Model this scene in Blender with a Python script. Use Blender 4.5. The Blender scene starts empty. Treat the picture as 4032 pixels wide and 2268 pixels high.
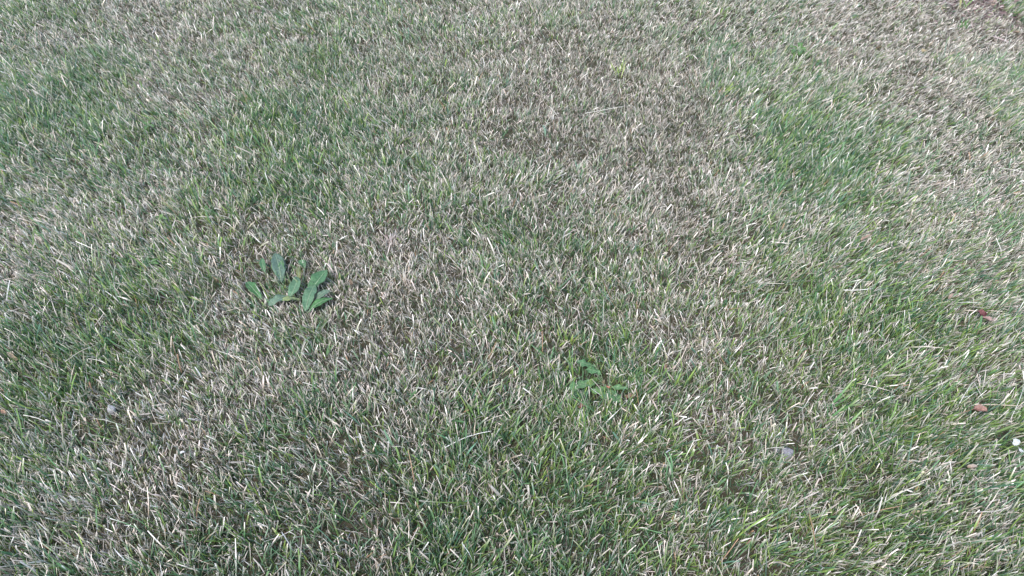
import bpy, math, random
import numpy as np
from mathutils import Vector

rng = np.random.default_rng(20240817)
random.seed(7)
scene = bpy.context.scene
col = scene.collection

# ------------------------------------------------------------------ camera
CAM_H, PITCH, F = 1.30, math.radians(40.0), 3046.0      # F in pixels of the 4032 px wide photo
cam_d = bpy.data.cameras.new('camera')
cam = bpy.data.objects.new('camera', cam_d)
col.objects.link(cam)
cam.location = (0, 0, CAM_H)
cam.rotation_euler = (math.pi / 2 - PITCH, 0, 0)
cam_d.sensor_width = 36.0
cam_d.lens = F / 4032 * 36
cam_d.clip_start = 0.02
cam_d.clip_end = 500
scene.camera = cam

# ------------------------------------------------------------------ overcast light
SUN_EL, SUN_AZ = math.radians(50), math.radians(245)     # azimuth from +X, anticlockwise
world = bpy.data.worlds.new('World')
scene.world = world
world.use_nodes = True
nt = world.node_tree
nt.nodes.clear()
sky = nt.nodes.new('ShaderNodeTexSky')
sky.sky_type = 'NISHITA'
sky.sun_disc = False
sky.sun_elevation = SUN_EL
sky.sun_rotation = math.pi / 2 - SUN_AZ
sky.air_density = 1.0
sky.dust_density = 1.0
sky.ozone_density = 0.6
bg = nt.nodes.new('ShaderNodeBackground')
bg.inputs['Strength'].default_value = 0.125
wo = nt.nodes.new('ShaderNodeOutputWorld')
nt.links.new(sky.outputs[0], bg.inputs[0])
nt.links.new(bg.outputs[0], wo.inputs[0])
sun_d = bpy.data.lights.new('sun', 'SUN')
sun = bpy.data.objects.new('sun', sun_d)
col.objects.link(sun)
sun_d.energy = 1.35
sun_d.angle = math.radians(22)
sun_d.color = (1.0, 0.98, 0.975)
sdir = Vector((math.cos(SUN_EL) * math.cos(SUN_AZ), math.cos(SUN_EL) * math.sin(SUN_AZ), math.sin(SUN_EL)))
sun.rotation_euler = sdir.to_track_quat('Z', 'Y').to_euler()
sun.location = sdir * 20
vs = scene.view_settings
vs.view_transform = 'Standard'
vs.look = 'None'
vs.gamma = 1.0
vs.exposure = 1.75
vs.use_curve_mapping = False
scene.cycles.diffuse_bounces = 2
scene.cycles.transmission_bounces = 4

# ------------------------------------------------------------------ helpers
CP, SP = math.cos(PITCH), math.sin(PITCH)


def P(x, y, z=0.0):
    """Place in the garden (metres) that was measured at photo pixel x, y, at height z above the soil."""
    u, v = (x - 2016) / F, -(y - 1134) / F
    d = Vector((u, CP + v * SP, -SP + v * CP))
    k = (z - CAM_H) / d.z
    return Vector((d.x * k, d.y * k, z))


def mpp(y):
    """metres per photo pixel across, at photo row y"""
    v = -(y - 1134) / F
    return CAM_H / (SP - v * CP) / F


def relief(x, y):
    """soil height in metres"""
    x = np.asarray(x, float); y = np.asarray(y, float)
    return (0.006 * np.sin(2.3 * x + 0.7 * y + 1.1) * np.sin(1.7 * y - 0.6 * x)
            + 0.004 * np.sin(6.1 * x + 2.0) * np.sin(5.3 * y + 0.8 * x)
            + 0.0025 * np.sin(15.1 * x + 9 * y) * np.sin(13.3 * y - 7 * x))


def vnoise(x, y, scale, seed):
    """smooth value noise 0..1"""
    r = np.random.default_rng(seed)
    tab = r.random((256, 256))
    X, Y = x / scale + 1000.3, y / scale + 1000.7
    xi, yi = np.floor(X).astype(int), np.floor(Y).astype(int)
    fx, fy = X - xi, Y - yi
    fx, fy = fx * fx * (3 - 2 * fx), fy * fy * (3 - 2 * fy)
    a, b = tab[xi % 256, yi % 256], tab[(xi + 1) % 256, yi % 256]
    c, d = tab[xi % 256, (yi + 1) % 256], tab[(xi + 1) % 256, (yi + 1) % 256]
    return (a * (1 - fx) + b * fx) * (1 - fy) + (c * (1 - fx) + d * fx) * fy


def link_mesh(name, verts, loops, totals, mat, cols=None, parent=None, smooth=True, edges_crease=None):
    """numpy arrays -> one mesh object"""
    me = bpy.data.meshes.new(name)
    nv, nl, nf = len(verts), len(loops), len(totals)
    me.vertices.add(nv)
    me.vertices.foreach_set('co', np.ascontiguousarray(verts, np.float32).ravel())
    me.loops.add(nl)
    me.loops.foreach_set('vertex_index', np.ascontiguousarray(loops, np.int32))
    me.polygons.add(nf)
    starts = np.zeros(nf, np.int32)
    starts[1:] = np.cumsum(totals)[:-1]
    me.polygons.foreach_set('loop_start', starts)
    me.polygons.foreach_set('loop_total', np.ascontiguousarray(totals, np.int32))
    if smooth:
        me.polygons.foreach_set('use_smooth', np.ones(nf, bool))
    me.update(calc_edges=True)
    if cols is not None:
        at = me.color_attributes.new('tint', 'FLOAT_COLOR', 'POINT')
        c4 = np.ones((nv, 4), np.float32)
        c4[:, :3] = cols
        at.data.foreach_set('color', c4.ravel())
    me.materials.append(mat)
    o = bpy.data.objects.new(name, me)
    col.objects.link(o)
    if parent is not None:
        o.parent = parent
        o.matrix_parent_inverse = parent.matrix_world.inverted()
    return o


def tag(o, label=None, cat=None, group=None, kind=None):
    if label: o['label'] = label
    if cat: o['category'] = cat
    if group: o['group'] = group
    if kind: o['kind'] = kind
    return o


def empty(name, loc):
    o = bpy.data.objects.new(name, None)
    o.empty_display_size = 0.02
    o.location = loc
    col.objects.link(o)
    bpy.context.view_layer.update()
    return o


# ------------------------------------------------------------------ materials
def tint_material(name, rough=0.5, spec=0.4, trans=0.25, noise_scale=350.0, noise_amt=0.18):
    m = bpy.data.materials.new(name)
    m.use_nodes = True
    n = m.node_tree
    n.nodes.clear()
    out = n.nodes.new('ShaderNodeOutputMaterial')
    att = n.nodes.new('ShaderNodeAttribute'); att.attribute_name = 'tint'
    geo = n.nodes.new('ShaderNodeNewGeometry')
    noi = n.nodes.new('ShaderNodeTexNoise')
    noi.inputs['Scale'].default_value = noise_scale
    noi.inputs['Detail'].default_value = 2
    n.links.new(geo.outputs['Position'], noi.inputs['Vector'])
    mr = n.nodes.new('ShaderNodeMapRange')
    mr.inputs['From Min'].default_value = 0.25; mr.inputs['From Max'].default_value = 0.75
    mr.inputs['To Min'].default_value = 1 - noise_amt; mr.inputs['To Max'].default_value = 1 + noise_amt
    n.links.new(noi.outputs[0], mr.inputs['Value'])
    mul = n.nodes.new('ShaderNodeVectorMath'); mul.operation = 'SCALE'
    n.links.new(att.outputs['Color'], mul.inputs[0])
    n.links.new(mr.outputs[0], mul.inputs['Scale'])
    pb = n.nodes.new('ShaderNodeBsdfPrincipled')
    pb.inputs['Roughness'].default_value = rough
    pb.inputs['Specular IOR Level'].default_value = spec
    n.links.new(mul.outputs[0], pb.inputs['Base Color'])
    if trans > 0:
        tb = n.nodes.new('ShaderNodeBsdfTranslucent')
        n.links.new(mul.outputs[0], tb.inputs['Color'])
        mx = n.nodes.new('ShaderNodeMixShader')
        mx.inputs[0].default_value = trans
        n.links.new(pb.outputs[0], mx.inputs[1])
        n.links.new(tb.outputs[0], mx.inputs[2])
        n.links.new(mx.outputs[0], out.inputs[0])
    else:
        n.links.new(pb.outputs[0], out.inputs[0])
    return m


M_GRASS = tint_material('grass_blades', 0.5, 0.30, 0.18)
M_THATCH = tint_material('thatch', 0.75, 0.2, 0.1)
M_LEAF = tint_material('weed_leaf', 0.5, 0.3, 0.2, 220, 0.30)
M_DEAD = tint_material('dead_leaf', 0.7, 0.25, 0.15, 500, 0.25)
M_STALK = tint_material('straw_stalk', 0.55, 0.35, 0.05, 300, 0.12)
M_STONE = tint_material('stone', 0.85, 0.25, 0.0, 420, 0.3)
M_PETAL = tint_material('petal', 0.6, 0.3, 0.25, 300, 0.08)


def soil_material():
    m = bpy.data.materials.new('lawn_soil')
    m.use_nodes = True
    n = m.node_tree
    n.nodes.clear()
    L = n.links.new
    out = n.nodes.new('ShaderNodeOutputMaterial')
    pb = n.nodes.new('ShaderNodeBsdfPrincipled')
    pb.inputs['Roughness'].default_value = 0.95
    pb.inputs['Specular IOR Level'].default_value = 0.1
    geo = n.nodes.new('ShaderNodeNewGeometry')
    n1 = n.nodes.new('ShaderNodeTexNoise'); n1.inputs['Scale'].default_value = 90; n1.inputs['Detail'].default_value = 6
    n2 = n.nodes.new('ShaderNodeTexNoise'); n2.inputs['Scale'].default_value = 3.0; n2.inputs['Detail'].default_value = 4
    L(geo.outputs['Position'], n1.inputs['Vector']); L(geo.outputs['Position'], n2.inputs['Vector'])
    r1 = n.nodes.new('ShaderNodeValToRGB')
    e = r1.color_ramp.elements
    e[0].position, e[0].color = 0.3, (0.035, 0.026, 0.018, 1)
    e[1].position, e[1].color = 0.72, (0.075, 0.060, 0.042, 1)
    L(n1.outputs[0], r1.inputs[0])
    r2 = n.nodes.new('ShaderNodeValToRGB')
    e = r2.color_ramp.elements
    e[0].position, e[0].color = 0.35, (0.045, 0.06, 0.025, 1)
    e[1].position, e[1].color = 0.65, (0.085, 0.07, 0.045, 1)
    L(n2.outputs[0], r2.inputs[0])
    mx = n.nodes.new('ShaderNodeMixRGB'); mx.inputs[0].default_value = 0.45
    L(r1.outputs[0], mx.inputs[1]); L(r2.outputs[0], mx.inputs[2])
    # reddish bare earth of the bed beyond the lawn's corner
    att = n.nodes.new('ShaderNodeAttribute'); att.attribute_name = 'tint'
    sep = n.nodes.new('ShaderNodeSeparateColor')
    L(att.outputs['Color'], sep.inputs[0])
    r3 = n.nodes.new('ShaderNodeValToRGB')
    e = r3.color_ramp.elements
    e[0].position, e[0].color = 0.3, (0.07, 0.045, 0.04, 1)
    e[1].position, e[1].color = 0.75, (0.16, 0.11, 0.10, 1)
    L(n1.outputs[0], r3.inputs[0])
    mx2 = n.nodes.new('ShaderNodeMixRGB')
    L(sep.outputs[0], mx2.inputs[0]); L(mx.outputs[0], mx2.inputs[1]); L(r3.outputs[0], mx2.inputs[2])
    L(mx2.outputs[0], pb.inputs['Base Color'])
    bp = n.nodes.new('ShaderNodeBump'); bp.inputs['Strength'].default_value = 0.8; bp.inputs['Distance'].default_value = 0.006
    L(n1.outputs[0], bp.inputs['Height']); L(bp.outputs[0], pb.inputs['Normal'])
    L(pb.outputs[0], out.inputs[0])
    return m


# ------------------------------------------------------------------ what grows where (all in metres on the ground)
# dryness of the lawn, 0 green .. 10 straw, surveyed on a 16 x 9 lattice of places
DRY = [
    [4.5, 6.5, 7.5, 6.8, 5.5, 5.5, 6.0, 7.0, 7.4, 7.8, 6.8, 6.0, 7.6, 8.8, 9.2, 9.2],
    [3.0, 3.2, 6.2, 6.4, 4.4, 4.2, 5.4, 7.0, 8.0, 8.6, 7.8, 4.2, 4.6, 7.4, 9.0, 8.6],
    [1.8, 2.6, 4.4, 4.4, 2.8, 3.4, 4.8, 6.0, 7.2, 7.8, 8.6, 5.8, 2.2, 1.8, 5.8, 7.4],
    [5.0, 4.6, 5.4, 4.8, 3.2, 4.4, 5.2, 5.6, 6.2, 7.0, 8.8, 6.2, 3.4, 4.2, 8.0, 7.2],
    [8.6, 6.6, 3.6, 6.6, 7.8, 7.4, 7.6, 6.0, 5.6, 6.0, 8.0, 6.6, 4.2, 4.0, 6.4, 7.8],
    [6.0, 4.4, 3.6, 6.8, 6.2, 8.4, 9.2, 6.8, 5.4, 5.4, 7.4, 5.8, 3.6, 3.6, 4.8, 6.4],
    [3.4, 3.8, 3.6, 5.2, 5.8, 6.6, 6.6, 5.2, 4.6, 4.2, 5.0, 5.4, 3.8, 3.2, 4.0, 4.8],
    [3.0, 4.6, 5.2, 6.2, 5.4, 4.4, 4.2, 3.0, 2.4, 2.4, 3.6, 4.4, 4.4, 2.6, 2.4, 3.4],
    [3.0, 5.6, 6.2, 4.6, 4.6, 4.4, 3.6, 2.4, 2.4, 2.8, 3.6, 3.4, 4.0, 3.2, 3.4, 3.4],
]
_pts, _val, _rad = [], [], []
for j, row in enumerate(DRY):
    for i, v in enumerate(row):
        c = P(126 + 252 * i, 108 + 216 * j)
        _pts.append((c.x, c.y)); _val.append(v / 10 + (0, 0, 0, 0, 0, 0, .07, .10, .10)[j]); _rad.append(252 * mpp(108 + 216 * j) * 0.62)
_pts, _val, _rad = np.array(_pts), np.array(_val), np.array(_rad)


def dryness(x, y):
    num = np.full(len(x), 0.5 * 1e-3); den = np.full(len(x), 1e-3)
    for (px, py), v, r in zip(_pts, _val, _rad):
        w = np.exp(-(((x - px) / r) ** 2 + ((y - py) / (1.25 * r)) ** 2))
        num += w * v; den += w
    d = num / den
    d = 0.50 + (d - 0.555) * 1.45
    d += 0.40 * (vnoise(x, y, 0.15, 3) - 0.5) + 0.50 * (vnoise(x, y, 0.06, 4) - 0.5)
    return np.clip(d, 0.04, 0.97)


def yellowness(x, y):
    """share of fresh yellow green grass"""
    a = np.clip((x + 0.1) / 0.7, 0, 1) * np.clip((2.0 - y) / 0.7, 0, 1)
    b = np.exp(-((x + 0.85) / 0.4) ** 2 - ((y - 1.65) / 0.4) ** 2)
    return np.clip(0.08 + 0.36 * a + 0.36 * b + 0.30 * (vnoise(x, y, 0.2, 21) - 0.5), 0, 0.75)


# places where the turf is thinner or shorter: (x, y, radius, keep fraction, height factor)
CLEAR = []


def clear(px, py, rpx, keep, hfac=0.92):
    c = P(px, py)
    CLEAR.append((c.x, c.y, rpx * mpp(py), keep, hfac))


for a in ((1080, 1075, 60, .68), (1020, 1150, 48, .4), (1110, 1180, 66, .64), (1155, 1130, 40, .6), (1235, 1110, 55, .6),
          (1235, 1190, 66, .65), (1280, 1200, 40, .35), (1180, 1190, 45, .3),
          (2300, 1520, 64, .15), (2310, 1450, 45, .4), (2390, 1560, 60, .15), (2430, 1560, 40, .35), (2340, 1480, 35, .3),
          (3090, 1785, 55, .22), (440, 1615, 40, .3), (798, 1880, 40, .12), (3865, 1240, 34, .35), (3905, 1262, 26, .5),
          (3858, 1612, 40, .3), (2290, 1600, 26, .4), (2040, 1335, 28, .25), (3998, 1745, 28, .35),
          (3990, 30, 110, .18), (3880, 10, 80, .35)):
    clear(*a)


def thin(x, y):
    keep = np.ones(len(x)); hf = np.ones(len(x))
    for cx, cy, r, k, h in CLEAR:
        w = np.clip(1.6 - np.hypot(x - cx, y - cy) / r * 1.1, 0, 1)
        keep = np.minimum(keep, 1 - w * (1 - k)); hf = np.minimum(hf, 1 - w * (1 - h))
    return keep, hf


def half_width(y):
    """half the width of the lawn strip looked over, at distance y"""
    return 0.70 + 0.54 * y


# ------------------------------------------------------------------ ground sheet
def build_ground():
    g = np.concatenate([np.linspace(-3.6, 3.6, 145)])
    xs = np.concatenate([[-60, -30, -15, -8, -5], g, [5, 8, 15, 30, 60]])
    g = np.linspace(0.0, 6.0, 121)
    ys = np.concatenate([[-60, -30, -12, -5, -2, -.8], g, [7, 9, 14, 30, 60]])
    X, Y = np.meshgrid(xs, ys)
    Z = relief(X, Y)
    h = P(798, 1880)
    Z -= 0.03 * np.exp(-((X - h.x) ** 2 + (Y - h.y) ** 2) / 0.022 ** 2)
    V = np.stack([X, Y, Z], -1).reshape(-1, 3)
    ny, nx = X.shape
    a = (np.arange(ny - 1)[:, None] * nx + np.arange(nx - 1)[None]).ravel()
    q = np.stack([a, a + 1, a + nx + 1, a + nx], 1).ravel()
    c = P(4060, 5)
    w = np.clip(1.7 - np.hypot((V[:, 0] - c.x) / 0.34, (V[:, 1] - c.y) / 0.42), 0, 1)
    cols = np.stack([w, w * 0, w * 0], 1)
    o = link_mesh('ground', V, q, np.full(len(a), 4), soil_material(), cols)
    tag(o, 'dark soil and old thatch under the lawn', 'ground', kind='structure')


build_ground()

# ------------------------------------------------------------------ blades
GREENS = np.array([(0.078, 0.158, 0.066), (0.112, 0.208, 0.090), (0.048, 0.112, 0.054), (0.150, 0.235, 0.072),
                   (0.190, 0.265, 0.066), (0.084, 0.160, 0.106), (0.150, 0.240, 0.140)])
GREEN_P = np.array([.22, .2, .16, .15, .10, .09, .08])
STRAWS = np.array([(0.54, 0.465, 0.395), (0.45, 0.395, 0.335), (0.70, 0.635, 0.565), (0.36, 0.32, 0.275),
                   (0.52, 0.42, 0.34), (0.64, 0.525, 0.465), (0.31, 0.295, 0.215)])
STRAW_P = np.array([.22, .2, .15, .16, .11, .08, .08])
ORANGE = np.array((0.33, 0.20, 0.12))


def blades(root, length, width, d0, bend, face, cbase, ctip, fade, levels, tipw):
    """ribbons of `levels` rings: vertices, loops, totals, colours"""
    N = len(root)
    t = np.linspace(0, 1, levels)
    pts = np.empty((N, levels, 3)); dirs = np.empty((N, levels, 3))
    p = root.copy()
    for k in range(levels):
        d = d0 + bend * t[k]
        d /= np.linalg.norm(d, axis=1, keepdims=True)
        if k:
            p = p + (d + dirs[:, k - 1]) * 0.5 * (length / (levels - 1))[:, None]
        pts[:, k] = p; dirs[:, k] = d
    side = np.cross(dirs, face[:, None, :])
    side /= np.linalg.norm(side, axis=2, keepdims=True) + 1e-9
    prof = np.interp(t, [0, .35, .75, 1], [.75, 1, .85, 0])[None, :] * np.ones((N, 1))
    prof[:, -1] = tipw
    off = side * (prof * width[:, None] * 0.5)[..., None]
    V = np.empty((N, levels, 2, 3))
    V[:, :, 0] = pts - off; V[:, :, 1] = pts + off
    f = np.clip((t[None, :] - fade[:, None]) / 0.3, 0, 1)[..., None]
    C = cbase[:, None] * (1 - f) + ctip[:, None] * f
    C = np.repeat(C[:, :, None, :], 2, 2)
    base = (np.arange(N) * levels * 2)[:, None] + (np.arange(levels - 1) * 2)[None]
    q = np.stack([base, base + 1, base + 3, base + 2], -1).reshape(-1)
    return V.reshape(-1, 3), q, np.full(N * (levels - 1), 4), C.reshape(-1, 3)


def unit(v):
    return v / (np.linalg.norm(v, axis=1, keepdims=True) + 1e-9)


def grow(tx, ty, per, levels, hmul=1.0, wmul=1.0):
    """turf: `per` blades round every tuft centre"""
    T = len(tx)
    dry_t = dryness(tx, ty)
    keep, hf = thin(tx, ty)
    keep = keep * np.clip(1.25 - 0.75 * vnoise(tx, ty, 0.05, 31) - 0.15 * dry_t, 0.35, 1)
    tl = rng.normal(0, 0.20, (T, 2))                       # lean of the tuft
    big = vnoise(tx, ty, 0.22, 11) - 0.5
    big2 = vnoise(tx, ty, 0.22, 12) - 0.5
    tl[:, 0] += 0.30 * np.clip(tx / 1.2, -1, 1) + np.where(tx > 0.5, 0.22 * np.clip((tx - .5) / .8, 0, 1), 0) + 0.42 * big
    tl[:, 1] += 0.36 * big2
    lush = np.clip(1 - dry_t, 0, 1)
    near = np.clip((1.7 - ty) / 1.0, 0, 1)
    th = (0.0215 + 0.0125 * lush + 0.003 * near * lush) * rng.lognormal(0, 0.24, T) * hf
    n = np.full(T, per)
    idx = np.repeat(np.arange(T), n)
    N = len(idx)
    sel = rng.random(N) < keep[idx]
    idx = idx[sel]; N = len(idx)
    pos = np.empty((N, 3))
    pos[:, 0] = tx[idx] + rng.normal(0, 0.0068, N)
    pos[:, 1] = ty[idx] + rng.normal(0, 0.0068, N)
    pos[:, 2] = relief(pos[:, 0], pos[:, 1]) - 0.002
    d = dry_t[idx]
    u = rng.random(N)
    dead = u < 0.88 * d ** 1.15
    half = (~dead) & (rng.random(N) < 0.10 + 0.45 * d)
    g_t = rng.choice(len(GREENS), T, p=GREEN_P)
    gi = np.where(rng.random(N) < 0.7, g_t[idx], rng.choice(len(GREENS), N, p=GREEN_P))
    yel = rng.random(N) < yellowness(pos[:, 0], pos[:, 1])
    gi[yel] = rng.choice([3, 4], N, p=[.6, .4])[yel]
    green = GREENS[gi] * rng.lognormal(0, 0.16, N)[:, None]
    straw = STRAWS[rng.choice(len(STRAWS), N, p=STRAW_P)] * rng.lognormal(-0.03, 0.26, N)[:, None]
    olive = 0.5 * green + 0.5 * straw * np.array((.62, .66, .5))
    cb = green.copy(); ct = green * 1.12
    fade = rng.uniform(0.35, 0.8, N)
    # cut ends bleached by the mower
    cut = rng.random(N) < 0.34 + 0.45 * d + 0.12 * near[idx]
    ct[cut] = straw[cut] * 1.2
    fade[cut] = rng.uniform(0.58, 0.84, N)[cut]
    ct[half] = straw[half] * 1.15; fade[half] = rng.uniform(0.1, 0.55, N)[half]
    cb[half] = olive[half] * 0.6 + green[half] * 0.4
    cb[dead] = straw[dead] * np.array((.33, .31, .23)); ct[dead] = straw[dead] * 1.22  # browned sheath bases, darkened further to paint shade into the gaps
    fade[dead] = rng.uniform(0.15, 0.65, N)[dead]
    od = dead & (rng.random(N) < 0.45)
    cb[od] = olive[od] * 0.8
    og = rng.random(N) < 0.006
    cb[og] = ORANGE * 0.9; ct[og] = ORANGE * 1.2
    length = th[idx] * rng.lognormal(0, 0.24, N) * np.where(dead, 0.92, 1.05) * hmul
    tall = rng.random(N) < 0.02
    length[tall] *= 1.5
    width = rng.lognormal(math.log(0.0020), 0.34, N) * np.where(dead, 0.74, 1.0) * wmul
    d0 = np.empty((N, 3))
    spread = np.where(dead, 0.28, 0.23)
    d0[:, 0] = tl[idx, 0] + rng.normal(0, 1, N) * spread
    d0[:, 1] = tl[idx, 1] + rng.normal(0, 1, N) * spread
    d0[:, 2] = 1.0
    flat = rng.random(N) < np.where(dead, 0.10, 0.04)
    d0[flat, :2] *= 2.6
    d0 = unit(d0)
    bend = rng.normal(0, 1, (N, 3)) * np.where(dead, 0.42, 0.28)[:, None]
    bend[:, :2] += d0[:, :2] * 0.5
    bend[:, 2] = -np.abs(bend[:, 2]) * 0.5
    face = unit(np.stack([rng.normal(0, 1, N), rng.normal(0, 1, N), rng.normal(0, .25, N)], 1))
    tipw = np.where(rng.random(N) < 0.65, rng.uniform(0.45, 0.8, N), 0.12)
    return blades(pos, length, width, d0, bend, face, cb, ct, fade, levels, tipw)


def scatter(n, y0, y1, extra=0.0):
    """even scatter over the strip looked over, between distances y0 and y1"""
    m = int(n * 1.9) + 10
    W = half_width(y1) + extra
    x = rng.uniform(-W, W, m); y = rng.uniform(y0, y1, m)
    ok = np.abs(x) < half_width(y) + extra
    return x[ok][:n], y[ok][:n]


def strip_area(y0, y1):
    return (half_width(y0) + half_width(y1)) * (y1 - y0)


def merge(parts):
    V, Q, T, C = [], [], [], []
    o = 0
    for v, q, t, c in parts:
        V.append(v); Q.append(q + o); T.append(t); C.append(c); o += len(v)
    return np.concatenate(V), np.concatenate(Q), np.concatenate(T), np.concatenate(C)


def build_lawn():
    parts = []
    for y0, y1, dens, per, lev, wm in ((0.50, 1.25, 9000, 7, 4, 1.0), (1.25, 2.1, 8300, 7, 4, 1.0), (2.1, 3.1, 6000, 7, 3, 1.08),
                                       (3.1, 4.4, 4400, 7, 3, 1.25)):
        n = int(strip_area(y0, y1) * dens)
        x, y = scatter(n, y0, y1)
        parts.append(grow(x, y, per, lev, 1.0, wm))
    v, q, t, c = merge(parts)
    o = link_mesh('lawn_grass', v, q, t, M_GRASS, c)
    tag(o, 'short mown lawn of mixed green and straw dry grass blades', 'grass', kind='stuff')
    # the rest of the lawn around it: one square metre of the same turf, laid again and again
    m = 3600
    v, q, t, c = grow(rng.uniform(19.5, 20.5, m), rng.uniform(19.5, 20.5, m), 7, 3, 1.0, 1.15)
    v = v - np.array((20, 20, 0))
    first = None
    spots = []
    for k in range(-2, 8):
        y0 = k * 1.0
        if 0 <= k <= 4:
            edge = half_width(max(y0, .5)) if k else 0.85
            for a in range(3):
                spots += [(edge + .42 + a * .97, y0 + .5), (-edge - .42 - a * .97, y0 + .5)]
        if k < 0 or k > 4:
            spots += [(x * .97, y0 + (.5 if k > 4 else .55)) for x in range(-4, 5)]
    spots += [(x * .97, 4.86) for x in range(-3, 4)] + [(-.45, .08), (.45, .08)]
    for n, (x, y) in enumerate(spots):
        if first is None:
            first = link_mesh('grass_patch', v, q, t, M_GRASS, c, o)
            p = first
        else:
            p = first.copy(); col.objects.link(p); p.parent = o
        p.location = (x, y, 0)
        p.rotation_euler = (0, 0, (n % 4) * math.pi / 2 if abs(x) < 1 else (n % 2) * math.pi)
        p['kind'] = 'stuff'


def build_thatch():
    parts = []
    for y0, y1, dens in ((0.5, 1.6, 12000), (1.6, 2.8, 9000), (2.8, 4.5, 6000)):
        n = int(strip_area(y0, y1) * dens)
        x, y = scatter(n, y0, y1)
        n = len(x)
        keep, _ = thin(x, y)
        d = dryness(x, y)
        az = rng.uniform(0, 2 * math.pi, n)
        el = rng.normal(0.0, 0.28, n)
        z = relief(x, y) + np.abs(rng.normal(0.004, 0.0065, n)) * (0.35 + 0.65 * keep)
        root = np.stack([x, y, z], 1)
        d0 = np.stack([np.cos(az) * np.cos(el), np.sin(az) * np.cos(el), np.sin(el)], 1)
        length = rng.lognormal(math.log(0.020), 0.4, n)
        width = rng.lognormal(math.log(0.0016), 0.3, n) * (1 + 0.25 * (y > 2.0))
        bend = rng.normal(0, 0.35, (n, 3)); bend[:, 2] *= 0.3
        face = unit(np.stack([rng.normal(0, .5, n), rng.normal(0, .5, n), np.ones(n)], 1))
        c = STRAWS[rng.choice(len(STRAWS), n, p=STRAW_P)] * rng.lognormal(-1.4, 0.5, n)[:, None]  # old thatch tones, darkened further so the colour carries shade between blades
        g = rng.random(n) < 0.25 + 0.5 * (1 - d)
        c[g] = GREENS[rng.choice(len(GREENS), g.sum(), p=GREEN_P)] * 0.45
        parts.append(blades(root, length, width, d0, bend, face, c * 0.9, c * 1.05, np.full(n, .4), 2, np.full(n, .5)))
    # fresh clippings caught on top of the turf
    n = 900
    x, y = scatter(n, 0.5, 4.4)
    n = len(x)
    az = rng.uniform(0, 2 * math.pi, n); el = rng.normal(0.05, 0.25, n)
    root = np.stack([x, y, relief(x, y) + rng.uniform(0.014, 0.027, n)], 1)
    d0 = np.stack([np.cos(az) * np.cos(el), np.sin(az) * np.cos(el), np.sin(el)], 1)
    c = STRAWS[rng.choice(len(STRAWS), n, p=STRAW_P)] * rng.lognormal(0.12, 0.18, n)[:, None]
    parts.append(blades(root, rng.lognormal(math.log(0.030), 0.45, n), rng.lognormal(math.log(0.0014), 0.25, n), d0,
                        rng.normal(0, 0.25, (n, 3)), unit(np.stack([rng.normal(0, .5, n), rng.normal(0, .5, n), np.ones(n)], 1)),
                        c, c * 1.05, np.full(n, .4), 3, np.full(n, .5)))
    v, q, t, c = merge(parts)
    print('thatch tris', len(t) * 2)
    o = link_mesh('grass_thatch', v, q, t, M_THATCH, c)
    tag(o, 'layer of dead grass clippings lying between the lawn blades', 'thatch', kind='stuff')


build_lawn()
build_thatch()


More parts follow.
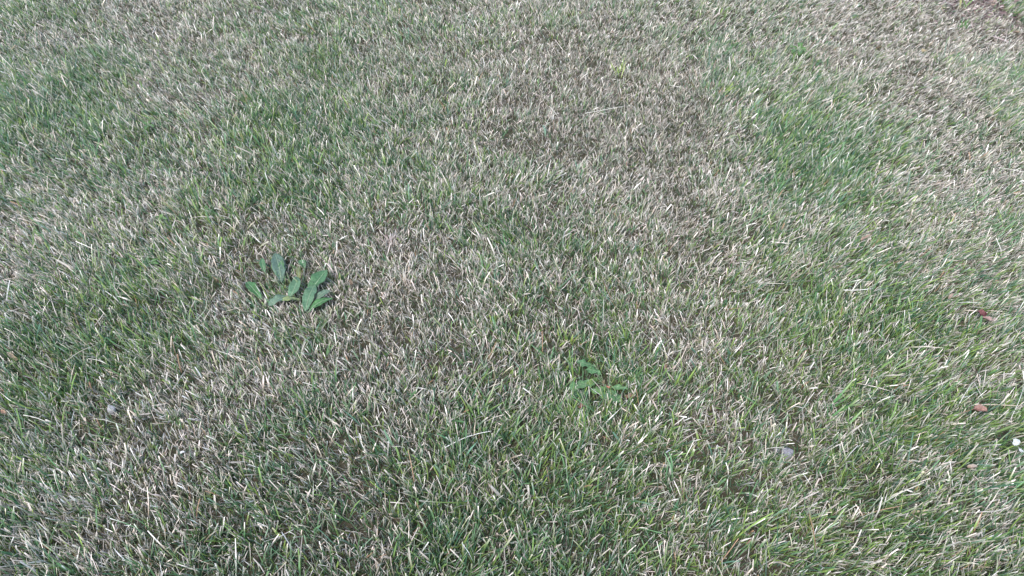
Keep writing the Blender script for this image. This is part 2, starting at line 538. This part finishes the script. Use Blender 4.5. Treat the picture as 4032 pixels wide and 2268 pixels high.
# ------------------------------------------------------------------ weeds
def leaf_mesh(name, base, tip, width, colour, parent, lift=0.012, cup=0.15, lobes=0, lobe_amt=0.0, wave=0.06, twist=0.0,
              widest=0.55, mid=(0.24, 0.31, 0.19), seed=0, arch=0.25):
    """one blade of a broad leaf from base to tip with its own raised midrib"""
    r = np.random.default_rng(seed)
    base = np.array(base); tip = np.array(tip)
    ax = tip - base
    L = np.linalg.norm(ax); ax = ax / L
    up = np.array((0, 0, 1.0)); up = up - ax * up.dot(ax); up /= np.linalg.norm(up)
    sd = np.cross(ax, up)
    sd, up = sd * math.cos(twist) + up * math.sin(twist), up * math.cos(twist) - sd * math.sin(twist)
    nu, nv = 19, 9
    V, C = [], []
    ph = r.uniform(0, 6.28, 6)
    bow = r.normal(0, 0.05)
    for i in range(nu):
        t = i / (nu - 1)
        w = (math.sin(math.pi * min(1, t ** (math.log(.5) / math.log(widest)))) ** 0.75) * (1 - 0.0 * t) + 0.05 * (1 - t)
        for j in range(nv):
            s = j / (nv - 1) * 2 - 1
            lw = w
            if lobes:
                saw = 1 - abs(((t * lobes + (0.18 if s > 0 else 0)) % 1.0) - 0.35) * 1.25
                lw = w * (1 - lobe_amt + lobe_amt * max(0.0, saw) * 1.25)
            else:
                lw = w * (1 + 0.05 * math.sin(t * 17 + ph[0] + (2 if s > 0 else 0)))
            x = s * lw * width * 0.5
            z = cup * abs(s) ** 1.6 * lw * width * 0.9 + arch * L * (math.sin(math.pi * t) * 0.5 - 0.0)
            z += wave * width * abs(s) * (math.sin(t * 11 + ph[1] + s * 1.5) + 0.6 * math.sin(t * 23 + ph[2] - s))
            z += 0.012 * width * math.sin(abs(s) * 14 + t * 34)
            p = base + ax * (t * L) + sd * (x + bow * L * math.sin(math.pi * t)) + up * z
            V.append(p)
            k = 1 + 0.10 * math.sin(t * 9 + ph[3]) * s + 0.08 * math.sin(ph[4] + t * 5) + 0.05 * r.normal()
            C.append(np.array(colour) * k)
    V = np.array(V)
    a = (np.arange(nu - 1)[:, None] * nv + np.arange(nv - 1)[None]).ravel()
    q = np.stack([a, a + 1, a + nv + 1, a + nv], 1).ravel()
    th = up * -0.0006
    NV = len(V)
    V2 = np.concatenate([V, V + th])
    q2 = np.stack([a + NV, a + nv + NV, a + nv + 1 + NV, a + 1 + NV], 1).ravel()
    rim = [(i * nv, (i + 1) * nv) for i in range(nu - 1)] + [((i + 1) * nv + nv - 1, i * nv + nv - 1) for i in range(nu - 1)]
    q3 = np.array([(b, c, c + NV, b + NV) for b, c in rim]).ravel()
    Q = np.concatenate([q, q2, q3])
    o = link_mesh(name, V2, Q, np.full(len(Q) // 4, 4), M_LEAF, np.array(C + C), parent)
    # midrib: a tapering raised strip down the middle of the upper side
    cv = V.reshape(nu, nv, 3)[:, nv // 2]
    mv, mc = [], []
    for i in range(nu - 1):
        t = i / (nu - 1)
        ww = 0.030 * width * (1 - 0.85 * t) + 0.0002
        mv += [cv[i] - sd * ww + up * 0.0003, cv[i] + up * (0.0006 + ww * 0.8), cv[i] + sd * ww + up * 0.0003]
        mc += [mid] * 3
    n = nu - 1
    mq = []
    for i in range(n - 1):
        for k in range(2):
            b = i * 3 + k
            mq += [b, b + 1, b + 4, b + 3]
    link_mesh('midrib', np.array(mv), np.array(mq), np.full(len(mq) // 4, 4), M_LEAF, np.array(mc), o)
    return o


def stem_mesh(name, pts, r0, r1, colour, mat, parent=None, sides=6):
    """tapering tube through points"""
    pts = [np.array(p, float) for p in pts]
    # smooth the run
    fine = []
    for i in range(len(pts) - 1):
        p0 = pts[max(i - 1, 0)]; p1 = pts[i]; p2 = pts[i + 1]; p3 = pts[min(i + 2, len(pts) - 1)]
        for s in np.linspace(0, 1, 6, endpoint=False):
            fine.append(0.5 * ((2 * p1) + (-p0 + p2) * s + (2 * p0 - 5 * p1 + 4 * p2 - p3) * s ** 2 + (-p0 + 3 * p1 - 3 * p2 + p3) * s ** 3))
    fine.append(pts[-1])
    n = len(fine)
    V, C = [], []
    for i, p in enumerate(fine):
        d = fine[min(i + 1, n - 1)] - fine[max(i - 1, 0)]
        d /= np.linalg.norm(d) + 1e-9
        a = np.cross(d, (0.3, 0.2, 1)); a /= np.linalg.norm(a) + 1e-9
        b = np.cross(d, a)
        rr = r0 + (r1 - r0) * i / (n - 1)
        rr *= 1 + 0.12 * math.sin(i * 1.7)
        for k in range(sides):
            an = 2 * math.pi * k / sides
            V.append(p + (a * math.cos(an) + b * math.sin(an) * 0.7) * rr)
            C.append(np.array(colour) * (1 + 0.1 * math.sin(i * 0.9 + 1)))
    Q, T = [], []
    for i in range(n - 1):
        for k in range(sides):
            Q += [i * sides + k, i * sides + (k + 1) % sides, (i + 1) * sides + (k + 1) % sides, (i + 1) * sides + k]; T.append(4)
    Q += list(range(sides))[::-1]; T.append(sides)
    Q += [(n - 1) * sides + k for k in range(sides)]; T.append(sides)
    return link_mesh(name, np.array(V), np.array(Q), np.array(T), mat, np.array(C), parent)


def rosette(name, label, centre, leaves, group=None, grow_w=1.0, grow_l=0.18):
    c = P(*centre)
    c.z = float(relief(c.x, c.y))
    root = empty(name, c)
    tag(root, label, 'weed', group)
    for k, lf in enumerate(leaves):
        (bx, by), (tx, ty), w, colr, zb, zt, kw = lf
        b = P(bx, by, zb * .85); t = P(tx, ty, zt * .85)
        wid = w * mpp((by + ty) / 2) * grow_w
        ln = t - b
        b = b - ln * 0.16; t = t + ln * grow_l
        zb = b.z
        leaf_mesh('leaf', b, t, wid, colr, root, seed=k + 11, **kw)
        mid = ((c.x + b.x) / 2, (c.y + b.y) / 2, max(0.006, zb * 0.6))
        stem_mesh('leaf_stalk', [(c.x, c.y, c.z), mid, tuple(b)], 0.0016, 0.0011, (0.20, 0.27, 0.15), M_LEAF, root)
    stem_mesh('crown', [(c.x, c.y, c.z - 0.004), (c.x + 0.001, c.y, c.z + 0.004), (c.x + 0.002, c.y + 0.001, c.z + 0.010)], 0.006, 0.003, (0.20, 0.17, 0.11), M_LEAF, root, 8)
    return root


GA, GB, GC = (0.074, 0.155, 0.068), (0.100, 0.180, 0.096), (0.095, 0.145, 0.100)
GY, GD, GP = (0.200, 0.240, 0.095), (0.064, 0.150, 0.050), (0.130, 0.190, 0.120)
rosette('broadleaf_weed', 'broad smooth leaved green weed growing left of the picture centre', (1182, 1186), [
    ((1105, 1098), (1085, 1012), 52, GC, .020, .034, dict(cup=.1, arch=.1)),
    ((1024, 1170), (979, 1118), 37, GD, .022, .034, dict(cup=.2)),
    ((1140, 1168), (1166, 1101), 42, GB, .026, .040, dict(cup=.22, arch=.12)),
    ((1127, 1170), (1068, 1200), 40, GP, .026, .030, dict(cup=.1)),
    ((1171, 1181), (1112, 1184), 23, GY, .024, .034, dict(cup=.05, wave=.1)),
    ((1221, 1150), (1277, 1074), 57, GA, .026, .040, dict(cup=.2, arch=.12)),
    ((1207, 1214), (1235, 1134), 48, GB, .026, .042, dict(cup=.16, wave=.1, arch=.12)),
    ((1224, 1224), (1298, 1182), 34, GD, .022, .032, dict(cup=.14)),
    ((1245, 1178), (1290, 1148), 32, GP, .030, .036, dict(cup=.06)),
    ((1127, 1073), (1115, 1028), 27, GA, .022, .036, dict(cup=.3, twist=.6)),
    ((1043, 1068), (1034, 1024), 22, GA, .020, .034, dict(cup=.2)),
    ((1175, 1120), (1172, 1062), 16, (0.17, 0.18, 0.07), .022, .036, dict(cup=.1)),
    ((1198, 1052), (1180, 1029), 28, GA, .020, .032, dict(cup=.2)),
])
LB = dict(lobes=4, lobe_amt=.42, cup=.05, wave=.12, arch=.12, mid=(.17, .24, .13))
rosette('dandelion', 'toothed leaved dandelion low in the grass right of the picture centre', (2374, 1516), [
    ((2342, 1512), (2250, 1530), 36, (0.114, 0.209, 0.081), .026, .034, dict(LB, widest=.6)),
    ((2335, 1442), (2272, 1424), 26, (0.095, 0.190, 0.081), .026, .036, dict(LB, lobe_amt=.6)),
    ((2360, 1472), (2311, 1459), 30, (0.104, 0.209, 0.085), .028, .038, dict(LB, lobe_amt=.6)),
    ((2345, 1489), (2312, 1513), 15, (0.142, 0.218, 0.057), .026, .034, dict(LB, twist=.7)),
    ((2388, 1531), (2338, 1547), 27, (0.114, 0.199, 0.062), .026, .034, dict(LB)),
    ((2391, 1539), (2383, 1578), 35, (0.100, 0.190, 0.076), .026, .030, dict(LB, lobe_amt=.25)),
    ((2398, 1546), (2437, 1579), 37, (0.095, 0.180, 0.071), .026, .032, dict(LB, lobe_amt=.25)),
    ((2408, 1527), (2462, 1530), 21, (0.114, 0.209, 0.085), .026, .034, dict(LB)),
    ((2329, 1541), (2258, 1563), 32, (0.060, 0.130, 0.058), .018, .026, dict(LB)),  # lower leaf: shade from the leaves above is painted into its darker green
], grow_w=1.3)
small = [
    ((3146, 200), 'bright green small leaved weed in the straw at upper right', 40, (0.085, 0.165, 0.040), 6),
    ((3220, 250), 'tiny dark green weed below the bright small leaved one at upper right', 24, (0.05, 0.11, 0.035), 4),
    ((582, 497), 'tiny round leaved weed in the upper left of the lawn', 30, (0.09, 0.17, 0.05), 4),
    ((590, 1040), 'low dark green weed sunk in grass left of the broad leaved weed', 34, (0.07, 0.15, 0.04), 5),
    ((634, 862), 'small fresh green weed midway down the left third', 26, (0.11, 0.21, 0.05), 4),
    ((2142, 520), 'single pale grey green leaf standing under a curved dry stalk', 20, (0.17, 0.25, 0.17), 1),
]
for (c, lab, rad, cc, n) in small:
    lv = []
    for k in range(n):
        a = 2 * math.pi * (k + random.uniform(-.25, .25)) / n + 0.5
        r = rad * random.uniform(.7, 1.05)
        b = (c[0] + 0.15 * r * math.cos(a), c[1] + 0.1 * r * math.sin(a))
        t = (c[0] + r * math.cos(a), c[1] + 0.62 * r * math.sin(a) - 4)
        if n == 1:
            b, t = (c[0] + 4, c[1] + 14), (c[0] - 4, c[1] - 22)
        f = random.uniform(.85, 1.2)
        lv.append((b, t, rad * random.uniform(.42, .55), tuple(f * q for q in cc), .022, .032, dict(cup=.15)))
    rosette('small_weed', lab, c, lv, 'small weeds scattered in the lawn')


# ------------------------------------------------------------------ tufts that stand out from the lawn
def tuft(name, label, centre, n, h, w, colours, lean=(0, 0), spread=.3, tips=None, rad=.008, group=None, seed=1):
    r = np.random.default_rng(seed)
    c = P(*centre)
    c.z = float(relief(c.x, c.y))
    root = empty(name, c)
    tag(root, label, 'grass tuft', group)
    for k in range(n):
        pos = np.array([[c.x + r.normal(0, rad), c.y + r.normal(0, rad), c.z - .002]])
        d0 = unit(np.array([[lean[0] + r.normal(0, spread), lean[1] + r.normal(0, spread), 1.0]]))
        cb = np.array([colours[k % len(colours)]]) * r.lognormal(0, .1)
        ct = np.array([tips]) if tips is not None else cb * 1.1
        f = unit(np.array([[r.normal(0, .5), -1.0, r.normal(0, .2)]]))
        v, q, t, cc = blades(pos, np.array([h * r.lognormal(0, .18)]), np.array([w * r.lognormal(0, .15)]), d0,
                             r.normal(0, .25, (1, 3)), f, cb, ct, np.array([.6]), 6, np.array([.35]))
        link_mesh('grass_blade', v, q, t, M_GRASS, cc, root)
    return root


YG, YG2 = (0.27, 0.36, 0.09), (0.20, 0.31, 0.08)
GT = 'tufts that stand out from the lawn'
tuft('grass_tuft', 'bright yellow green tuft just above the toothed dandelion', (2232, 1345), 8, .046, .0042, [YG, YG2, (.36, .43, .17)], (-.05, 0), .16, (.45, .48, .22), .006, GT, 3)
tuft('grass_tuft', 'pale yellow green tuft in straw at the upper centre right', (2424, 300), 7, .055, .0045, [(.36, .40, .16), YG], (.1, 0), .35, None, .012, GT, 4)
tuft('grass_tuft', 'slanting yellow green blade pair upper right above the darker green patch', (2848, 385), 3, .062, .0052, [(.33, .42, .12), YG], (.6, .1), .1, None, .006, GT, 5)
tuft('grass_tuft', 'thin yellow green blade pair below the slanting upper right pair', (3010, 575), 3, .056, .0042, [(.31, .40, .15)], (.35, 0), .12, None, .006, GT, 6)
tuft('grass_tuft', 'deep green tuft with two pale upright blades near the top right corner', (3795, 112), 9, .040, .0042, [(.08, .22, .05), (.10, .20, .06)], (0, 0), .4, None, .014, GT, 7)
tuft('grass_tuft', 'long yellow stem tuft at the top edge near the right corner', (3790, 30), 6, .085, .004, [(.40, .38, .17), (.16, .27, .07)], (.2, .1), .45, None, .010, GT, 8)
tuft('dry_grass_tuft', 'pinkish white dead tuft at the picture centre left of middle', (1537, 960), 26, .034, .0020, [(.62, .50, .45), (.55, .45, .40), (.48, .36, .32)], (0, 0), .75, (.72, .62, .58), .011, GT, 9)
tuft('dry_grass_tuft', 'bleached upright dead tuft just below the pinkish white one', (1590, 1112), 34, .042, .0021, [(.58, .51, .42), (.5, .43, .34), (.5, .36, .26)], (0, 0), .38, (.70, .65, .57), .020, GT, 10)
tuft('grass_tuft', 'tall single pale green shoots at the bottom right of centre', (2640, 1900), 4, .075, .0036, [(.15, .27, .13), (.2, .32, .17)], (-.05, 0), .12, None, .006, GT, 11)
tuft('grass_tuft', 'broad green blades sweeping right beside the tall pale shoots', (3260, 1640), 12, .075, .0046, [(.09, .20, .07), (.13, .25, .08)], (.85, .2), .22, (.3, .36, .17), .022, GT, 12)


# ------------------------------------------------------------------ straw stalks lying on the turf
def stalk(label, pts, r, colour, z0=.030, z1=.034, name='straw_stalk', group='dry stalks lying on the lawn'):
    n = len(pts)
    w = []
    for i, (x, y) in enumerate(pts):
        t = i / (n - 1)
        w.append(tuple(P(x, y, z0 + (z1 - z0) * t + .004 * math.sin(math.pi * t))))
    o = stem_mesh(name, w, r * .72, r * .45, colour, M_STALK)
    return tag(o, label, 'stalk', group)


SW, SB, SG = (.58, .53, .44), (.46, .40, .32), (.34, .32, .28)
stalk('short straight white stalk lying level right of centre', [(3322, 1142), (3380, 1142), (3436, 1136)], .0017, (.74, .70, .62))
stalk('bright white bowed stalk lying near the lower middle', [(1752, 1762), (1820, 1728), (1880, 1708), (1936, 1697)], .0015, (.76, .72, .64))
stalk('grey stalk slanting down right, left of the dark red leaf', [(3546, 1268), (3610, 1312), (3670, 1354)], .0016, SG)
stalk('long pale stalk running off the right edge', [(3932, 660), (3985, 668), (4060, 684)], .0019, SW)
stalk('thin bowed stalk rising right in the lower left', [(254, 1426), (315, 1384), (378, 1358)], .0012, SB)
stalk('short pale stalk below the thin bowed one at lower left', [(348, 1412), (385, 1418), (420, 1433)], .0014, SW)
stalk('green straw stalk curving down below left of the broad leaved weed', [(815, 1182), (806, 1222), (766, 1268)], .0012, (.45, .46, .32))
stalk('straight pale stalk pointing down right, below the broad leaved weed', [(853, 1380), (915, 1400), (978, 1425)], .0013, SW)
stalk('white stalk near the left edge low down', [(92, 1634), (140, 1644), (186, 1663)], .0015, SW)
stalk('arched pale stalk standing over a pale green leaf, upper middle', [(2202, 446), (2166, 460), (2142, 512)], .0019, SB, .034, .03)
stalk('long stalk slanting up right at the top middle', [(1800, 70), (1845, 50), (1890, 28)], .0020, SB)
stalk('longer of two near parallel stalks in the upper middle', [(2304, 446), (2380, 432), (2456, 418)], .0020, SW)
stalk('shorter lower of two near parallel stalks in the upper middle', [(2318, 462), (2360, 450), (2398, 440)], .0017, SB)
stalk('white stalk slanting down right in the upper left', [(458, 446), (490, 472), (526, 502)], .0017, SW)
stalk('long level tan stalk below right of the broad leaved weed', [(1170, 1460), (1260, 1466), (1346, 1462)], .0013, SB)
stalk('grey slanting stem in the lower left third', [(682, 1532), (706, 1494), (732, 1456)], .0012, SG)
stalk('pale stalk slanting down right, right of the dandelion', [(2550, 1470), (2584, 1502), (2616, 1540)], .0014, SW)
stalk('white stalk leaning up right above the pinkish dead leaf', [(3778, 1588), (3800, 1550), (3826, 1510)], .0013, SW)
stalk('white stalk leaning down right above the pinkish dead leaf', [(3836, 1506), (3852, 1536), (3870, 1568)], .0012, SW)
stalk('long white stalk leaning at the right edge low down', [(4032, 1522), (4010, 1585), (3974, 1660)], .0013, SW)
stalk('level tan stalk reaching the right edge beside the pinkish dead leaf', [(3836, 1593), (3930, 1594), (4040, 1599)], .0014, (.58, .46, .34))
stalk('crossing pale stalk at far left, upper half', [(66, 678), (110, 668), (152, 654)], .0016, SB)
stalk('pale stalk lying low beside the half buried grey stone', [(3016, 1768), (3052, 1762), (3096, 1766)], .0012, SW)


# ------------------------------------------------------------------ dead leaves, petals, stones
def crumpled(name, label, centre, lw, colours, cat, z=.03, rot=0.0, curl=.5, mat=None, seed=1, group=None, squash=.55, tilt=0.0):
    """small curled leaf or petal, thin but folded"""
    r = np.random.default_rng(seed)
    c = P(centre[0], centre[1], z)
    m = mpp(centre[1])
    L, W = lw[0] * m, lw[1] * m
    nu, nv = 15, 11
    V, C = [], []
    ca, sa = math.cos(rot), math.sin(rot)
    ph = r.uniform(0, 6.28, 5)
    for i in range(nu):
        t = i / (nu - 1)
        w = math.sin(math.pi * (0.06 + 0.90 * t)) ** squash
        for j in range(nv):
            s = j / (nv - 1) * 2 - 1
            x = (t - .5) * L
            y = s * W * .5 * w * (1 + .12 * math.sin(t * 15 + ph[0] + s))
            zz = curl * W * (abs(s) ** 2 * .6 * w) + .10 * curl * L * math.sin(t * 7 + ph[1]) + .14 * curl * W * math.sin(s * 5 + t * 9 + ph[2])
            zz += tilt * x
            V.append((c.x + x * ca - y * sa, c.y + x * sa + y * ca, c.z + zz))
            f = np.clip(t + .25 * s * math.sin(ph[3]), 0, 1)
            C.append((np.array(colours[0]) * (1 - f) + np.array(colours[1]) * f) * (1 + .12 * r.normal()))
    V = np.array(V)
    a = (np.arange(nu - 1)[:, None] * nv + np.arange(nv - 1)[None]).ravel()
    q = np.stack([a, a + 1, a + nv + 1, a + nv], 1).ravel()
    NV = len(V)
    V2 = np.concatenate([V, V - np.array((0, 0, .0006))])
    q2 = np.stack([a + NV, a + nv + NV, a + nv + 1 + NV, a + 1 + NV], 1).ravel()
    o = link_mesh(name, V2, np.concatenate([q, q2]), np.full(len(a) * 2, 4), mat or M_DEAD, np.array(C + C))
    return tag(o, label, cat, group)


GL = 'dead leaves fallen on the lawn'
crumpled('dead_leaf', 'dark red crumpled leaf on the grass at the right side', (3864, 1236), (34, 30), [(.10, .03, .03), (.18, .075, .07)], 'dead leaf', .032, 1.9, .6, seed=2, group=GL)
crumpled('dead_leaf', 'pink shrivelled leaf tip touching the dark red crumpled leaf', (3898, 1258), (52, 20), [(.26, .15, .13), (.38, .29, .25)], 'dead leaf', .032, -.35, .5, seed=3, group=GL)
crumpled('dead_leaf', 'pinkish brown curled leaf under a tan stalk near the right edge', (3862, 1613), (46, 32), [(.22, .11, .085), (.33, .19, .15)], 'dead leaf', .034, -.2, .5, seed=4, group=GL)
crumpled('dead_leaf', 'small reddish leaf scrap below the dandelion', (2292, 1598), (30, 17), [(.26, .09, .08), (.34, .15, .13)], 'dead leaf', .024, .5, .5, seed=5, group=GL)
crumpled('dead_leaf', 'tiny rust red scrap lying on the dandelion leaves', (2395, 1524), (9, 15), [(.36, .13, .08), (.40, .18, .12)], 'dead leaf', .042, 1.4, .4, seed=6, group=GL)
crumpled('dead_leaf', 'orange brown curled blade beside the broad leaved weed', (1384, 1118), (12, 38), [(0.156, 0.107, 0.07), (0.177, 0.133, 0.089)], 'dead leaf', .028, .3, .5, seed=7, group=GL)
crumpled('dead_leaf', 'orange dry blade lying upper right of the white level stalk', (3408, 935), (58, 12), [(0.284, 0.181, 0.122), (0.304, 0.226, 0.162)], 'dead leaf', .034, .65, .3, seed=8, group=GL)
crumpled('dead_leaf', 'orange dry blade above the dark red crumpled leaf', (3744, 1167), (44, 12), [(0.298, 0.195, 0.136), (0.319, 0.241, 0.182)], 'dead leaf', .034, .8, .3, seed=9, group=GL)
crumpled('dead_leaf', 'orange blade at the far left edge low down', (12, 1622), (30, 14), [(0.272, 0.15, 0.096), (0.298, 0.2, 0.132)], 'dead leaf', .030, -.6, .4, seed=10, group=GL)
crumpled('dead_leaf', 'brown pointed blade near the left edge, lower half', (48, 1404), (74, 15), [(.30, .24, .16), (.20, .14, .09)], 'dead leaf', .030, -.6, .4, seed=12, group=GL)
crumpled('dead_leaf', 'rust brown upright blade right of the left edge low down', (352, 1522), (13, 34), [(0.206, 0.113, 0.073), (0.223, 0.145, 0.101)], 'dead leaf', .026, .25, .4, seed=13, group=GL)
crumpled('dead_leaf', 'dark brown leaf scrap right of the dandelion leaves', (2482, 1562), (44, 22), [(.17, .09, .05), (.24, .14, .08)], 'dead leaf', .020, .2, .4, seed=14, group=GL)
crumpled('dead_leaf', 'small ochre leaf in the straw near the top right corner', (3638, 200), (22, 20), [(.30, .24, .13), (.33, .27, .16)], 'dead leaf', .034, .6, .4, seed=15, group=GL)
crumpled('dead_leaf', 'orange white torn blade at the bottom right', (3828, 1838), (40, 18), [(.28, .19, .12), (.34, .28, .23)], 'dead leaf', .036, .1, .4, seed=16, group=GL)
crumpled('dead_leaf', 'curled brown leaf at the right edge near the top', (4002, 128), (26, 14), [(.17, .13, .09), (.24, .17, .12)], 'dead leaf', .030, .1, .6, seed=17, group=GL)
crumpled('petal', 'round white petal at the right edge low down', (4001, 1741), (25, 23), [(.55, .55, .52), (.50, .51, .48)], 'petal', .040, .9, .3, M_PETAL, 21, 'pale petals on the grass', .5, .5)
crumpled('petal', 'narrow white petal just below the round one', (4020, 1774), (13, 22), [(.58, .58, .55), (.52, .52, .49)], 'petal', .034, .5, .3, M_PETAL, 22, 'pale petals on the grass')
crumpled('petal', 'small white petal low on the left half', (717, 1781), (17, 11), [(.58, .56, .52), (.54, .52, .48)], 'petal', .032, .4, .3, M_PETAL, 23, 'pale petals on the grass')


def stone(name, label, centre, size, colour, z, seed, group='stones in the lawn'):
    r = np.random.default_rng(seed)
    c = P(centre[0], centre[1], z)
    m = mpp(centre[1])
    sx, sy, sz = size[0] * m / 2, size[1] * m / 2, size[2]
    nu, nv = 20, 12
    V, C = [], []
    ph = r.uniform(0, 6.28, 6)
    for j in range(nv):
        th = math.pi * (j + .02) / (nv - .96)
        for i in range(nu):
            a = 2 * math.pi * i / nu
            k = 1 + .13 * math.sin(2 * a + ph[0]) * math.sin(th) + .09 * math.sin(3 * a + 2 * th + ph[1]) + .05 * math.sin(5 * a - 3 * th + ph[2])
            zz = math.cos(th)
            zz = math.copysign(abs(zz) ** .75, zz)
            V.append((c.x + sx * k * math.sin(th) * math.cos(a), c.y + sy * k * math.sin(th) * math.sin(a), c.z + sz * k * zz))
            C.append(np.array(colour) * (1 + .1 * r.normal()))
    Q, T = [], []
    for j in range(nv - 1):
        for i in range(nu):
            Q += [j * nu + i, (j + 1) * nu + i, (j + 1) * nu + (i + 1) % nu, j * nu + (i + 1) % nu]; T.append(4)
    Q += list(range(nu)); T.append(nu)
    Q += [(nv - 1) * nu + i for i in range(nu)][::-1]; T.append(nu)
    o = link_mesh(name, np.array(V), np.array(Q), np.array(T), M_STONE, np.array(C))
    return tag(o, label, 'stone', group)


stone('stone', 'half buried lilac grey stone at the lower right', (3098, 1790), (58, 46, .014), (.20, .19, .20), .010, 5)
stone('stone', 'small dark grey stone left of the half buried lilac one', (3056, 1778), (26, 22, .010), (.12, .115, .125), .010, 6)
stone('stone', 'small pale grey stone in the lower left', (440, 1614), (34, 26, .012), (.28, .27, .27), .013, 7)


# ------------------------------------------------------------------ reddish litter of the bed beyond the top right corner
def build_litter():
    n = 2600
    c = P(4050, 8)
    x = rng.normal(c.x, .24, n); y = rng.normal(c.y + .06, .20, n)
    az = rng.uniform(0, 6.28, n); el = rng.normal(.1, .35, n)
    root = np.stack([x, y, relief(x, y) + np.abs(rng.normal(.004, .010, n))], 1)
    d0 = np.stack([np.cos(az) * np.cos(el), np.sin(az) * np.cos(el), np.sin(el)], 1)
    pal = np.array([(.17, .11, .10), (.26, .18, .165), (.12, .075, .07), (.36, .28, .25), (.22, .16, .12)])
    cc = pal[rng.integers(0, 5, n)] * rng.lognormal(0, .2, n)[:, None]
    v, q, t, k = blades(root, rng.lognormal(math.log(.026), .4, n), rng.lognormal(math.log(.0055), .4, n), d0, rng.normal(0, .4, (n, 3)),
                        unit(np.stack([rng.normal(0, .6, n), rng.normal(0, .6, n), np.ones(n)], 1)), cc, cc * 1.1, np.full(n, .4), 4, np.full(n, .3))
    o = link_mesh('leaf_litter', v, q, t, M_DEAD, k)
    tag(o, 'reddish dry leaf litter heaped at the top right corner', 'leaf litter', kind='stuff')


build_litter()
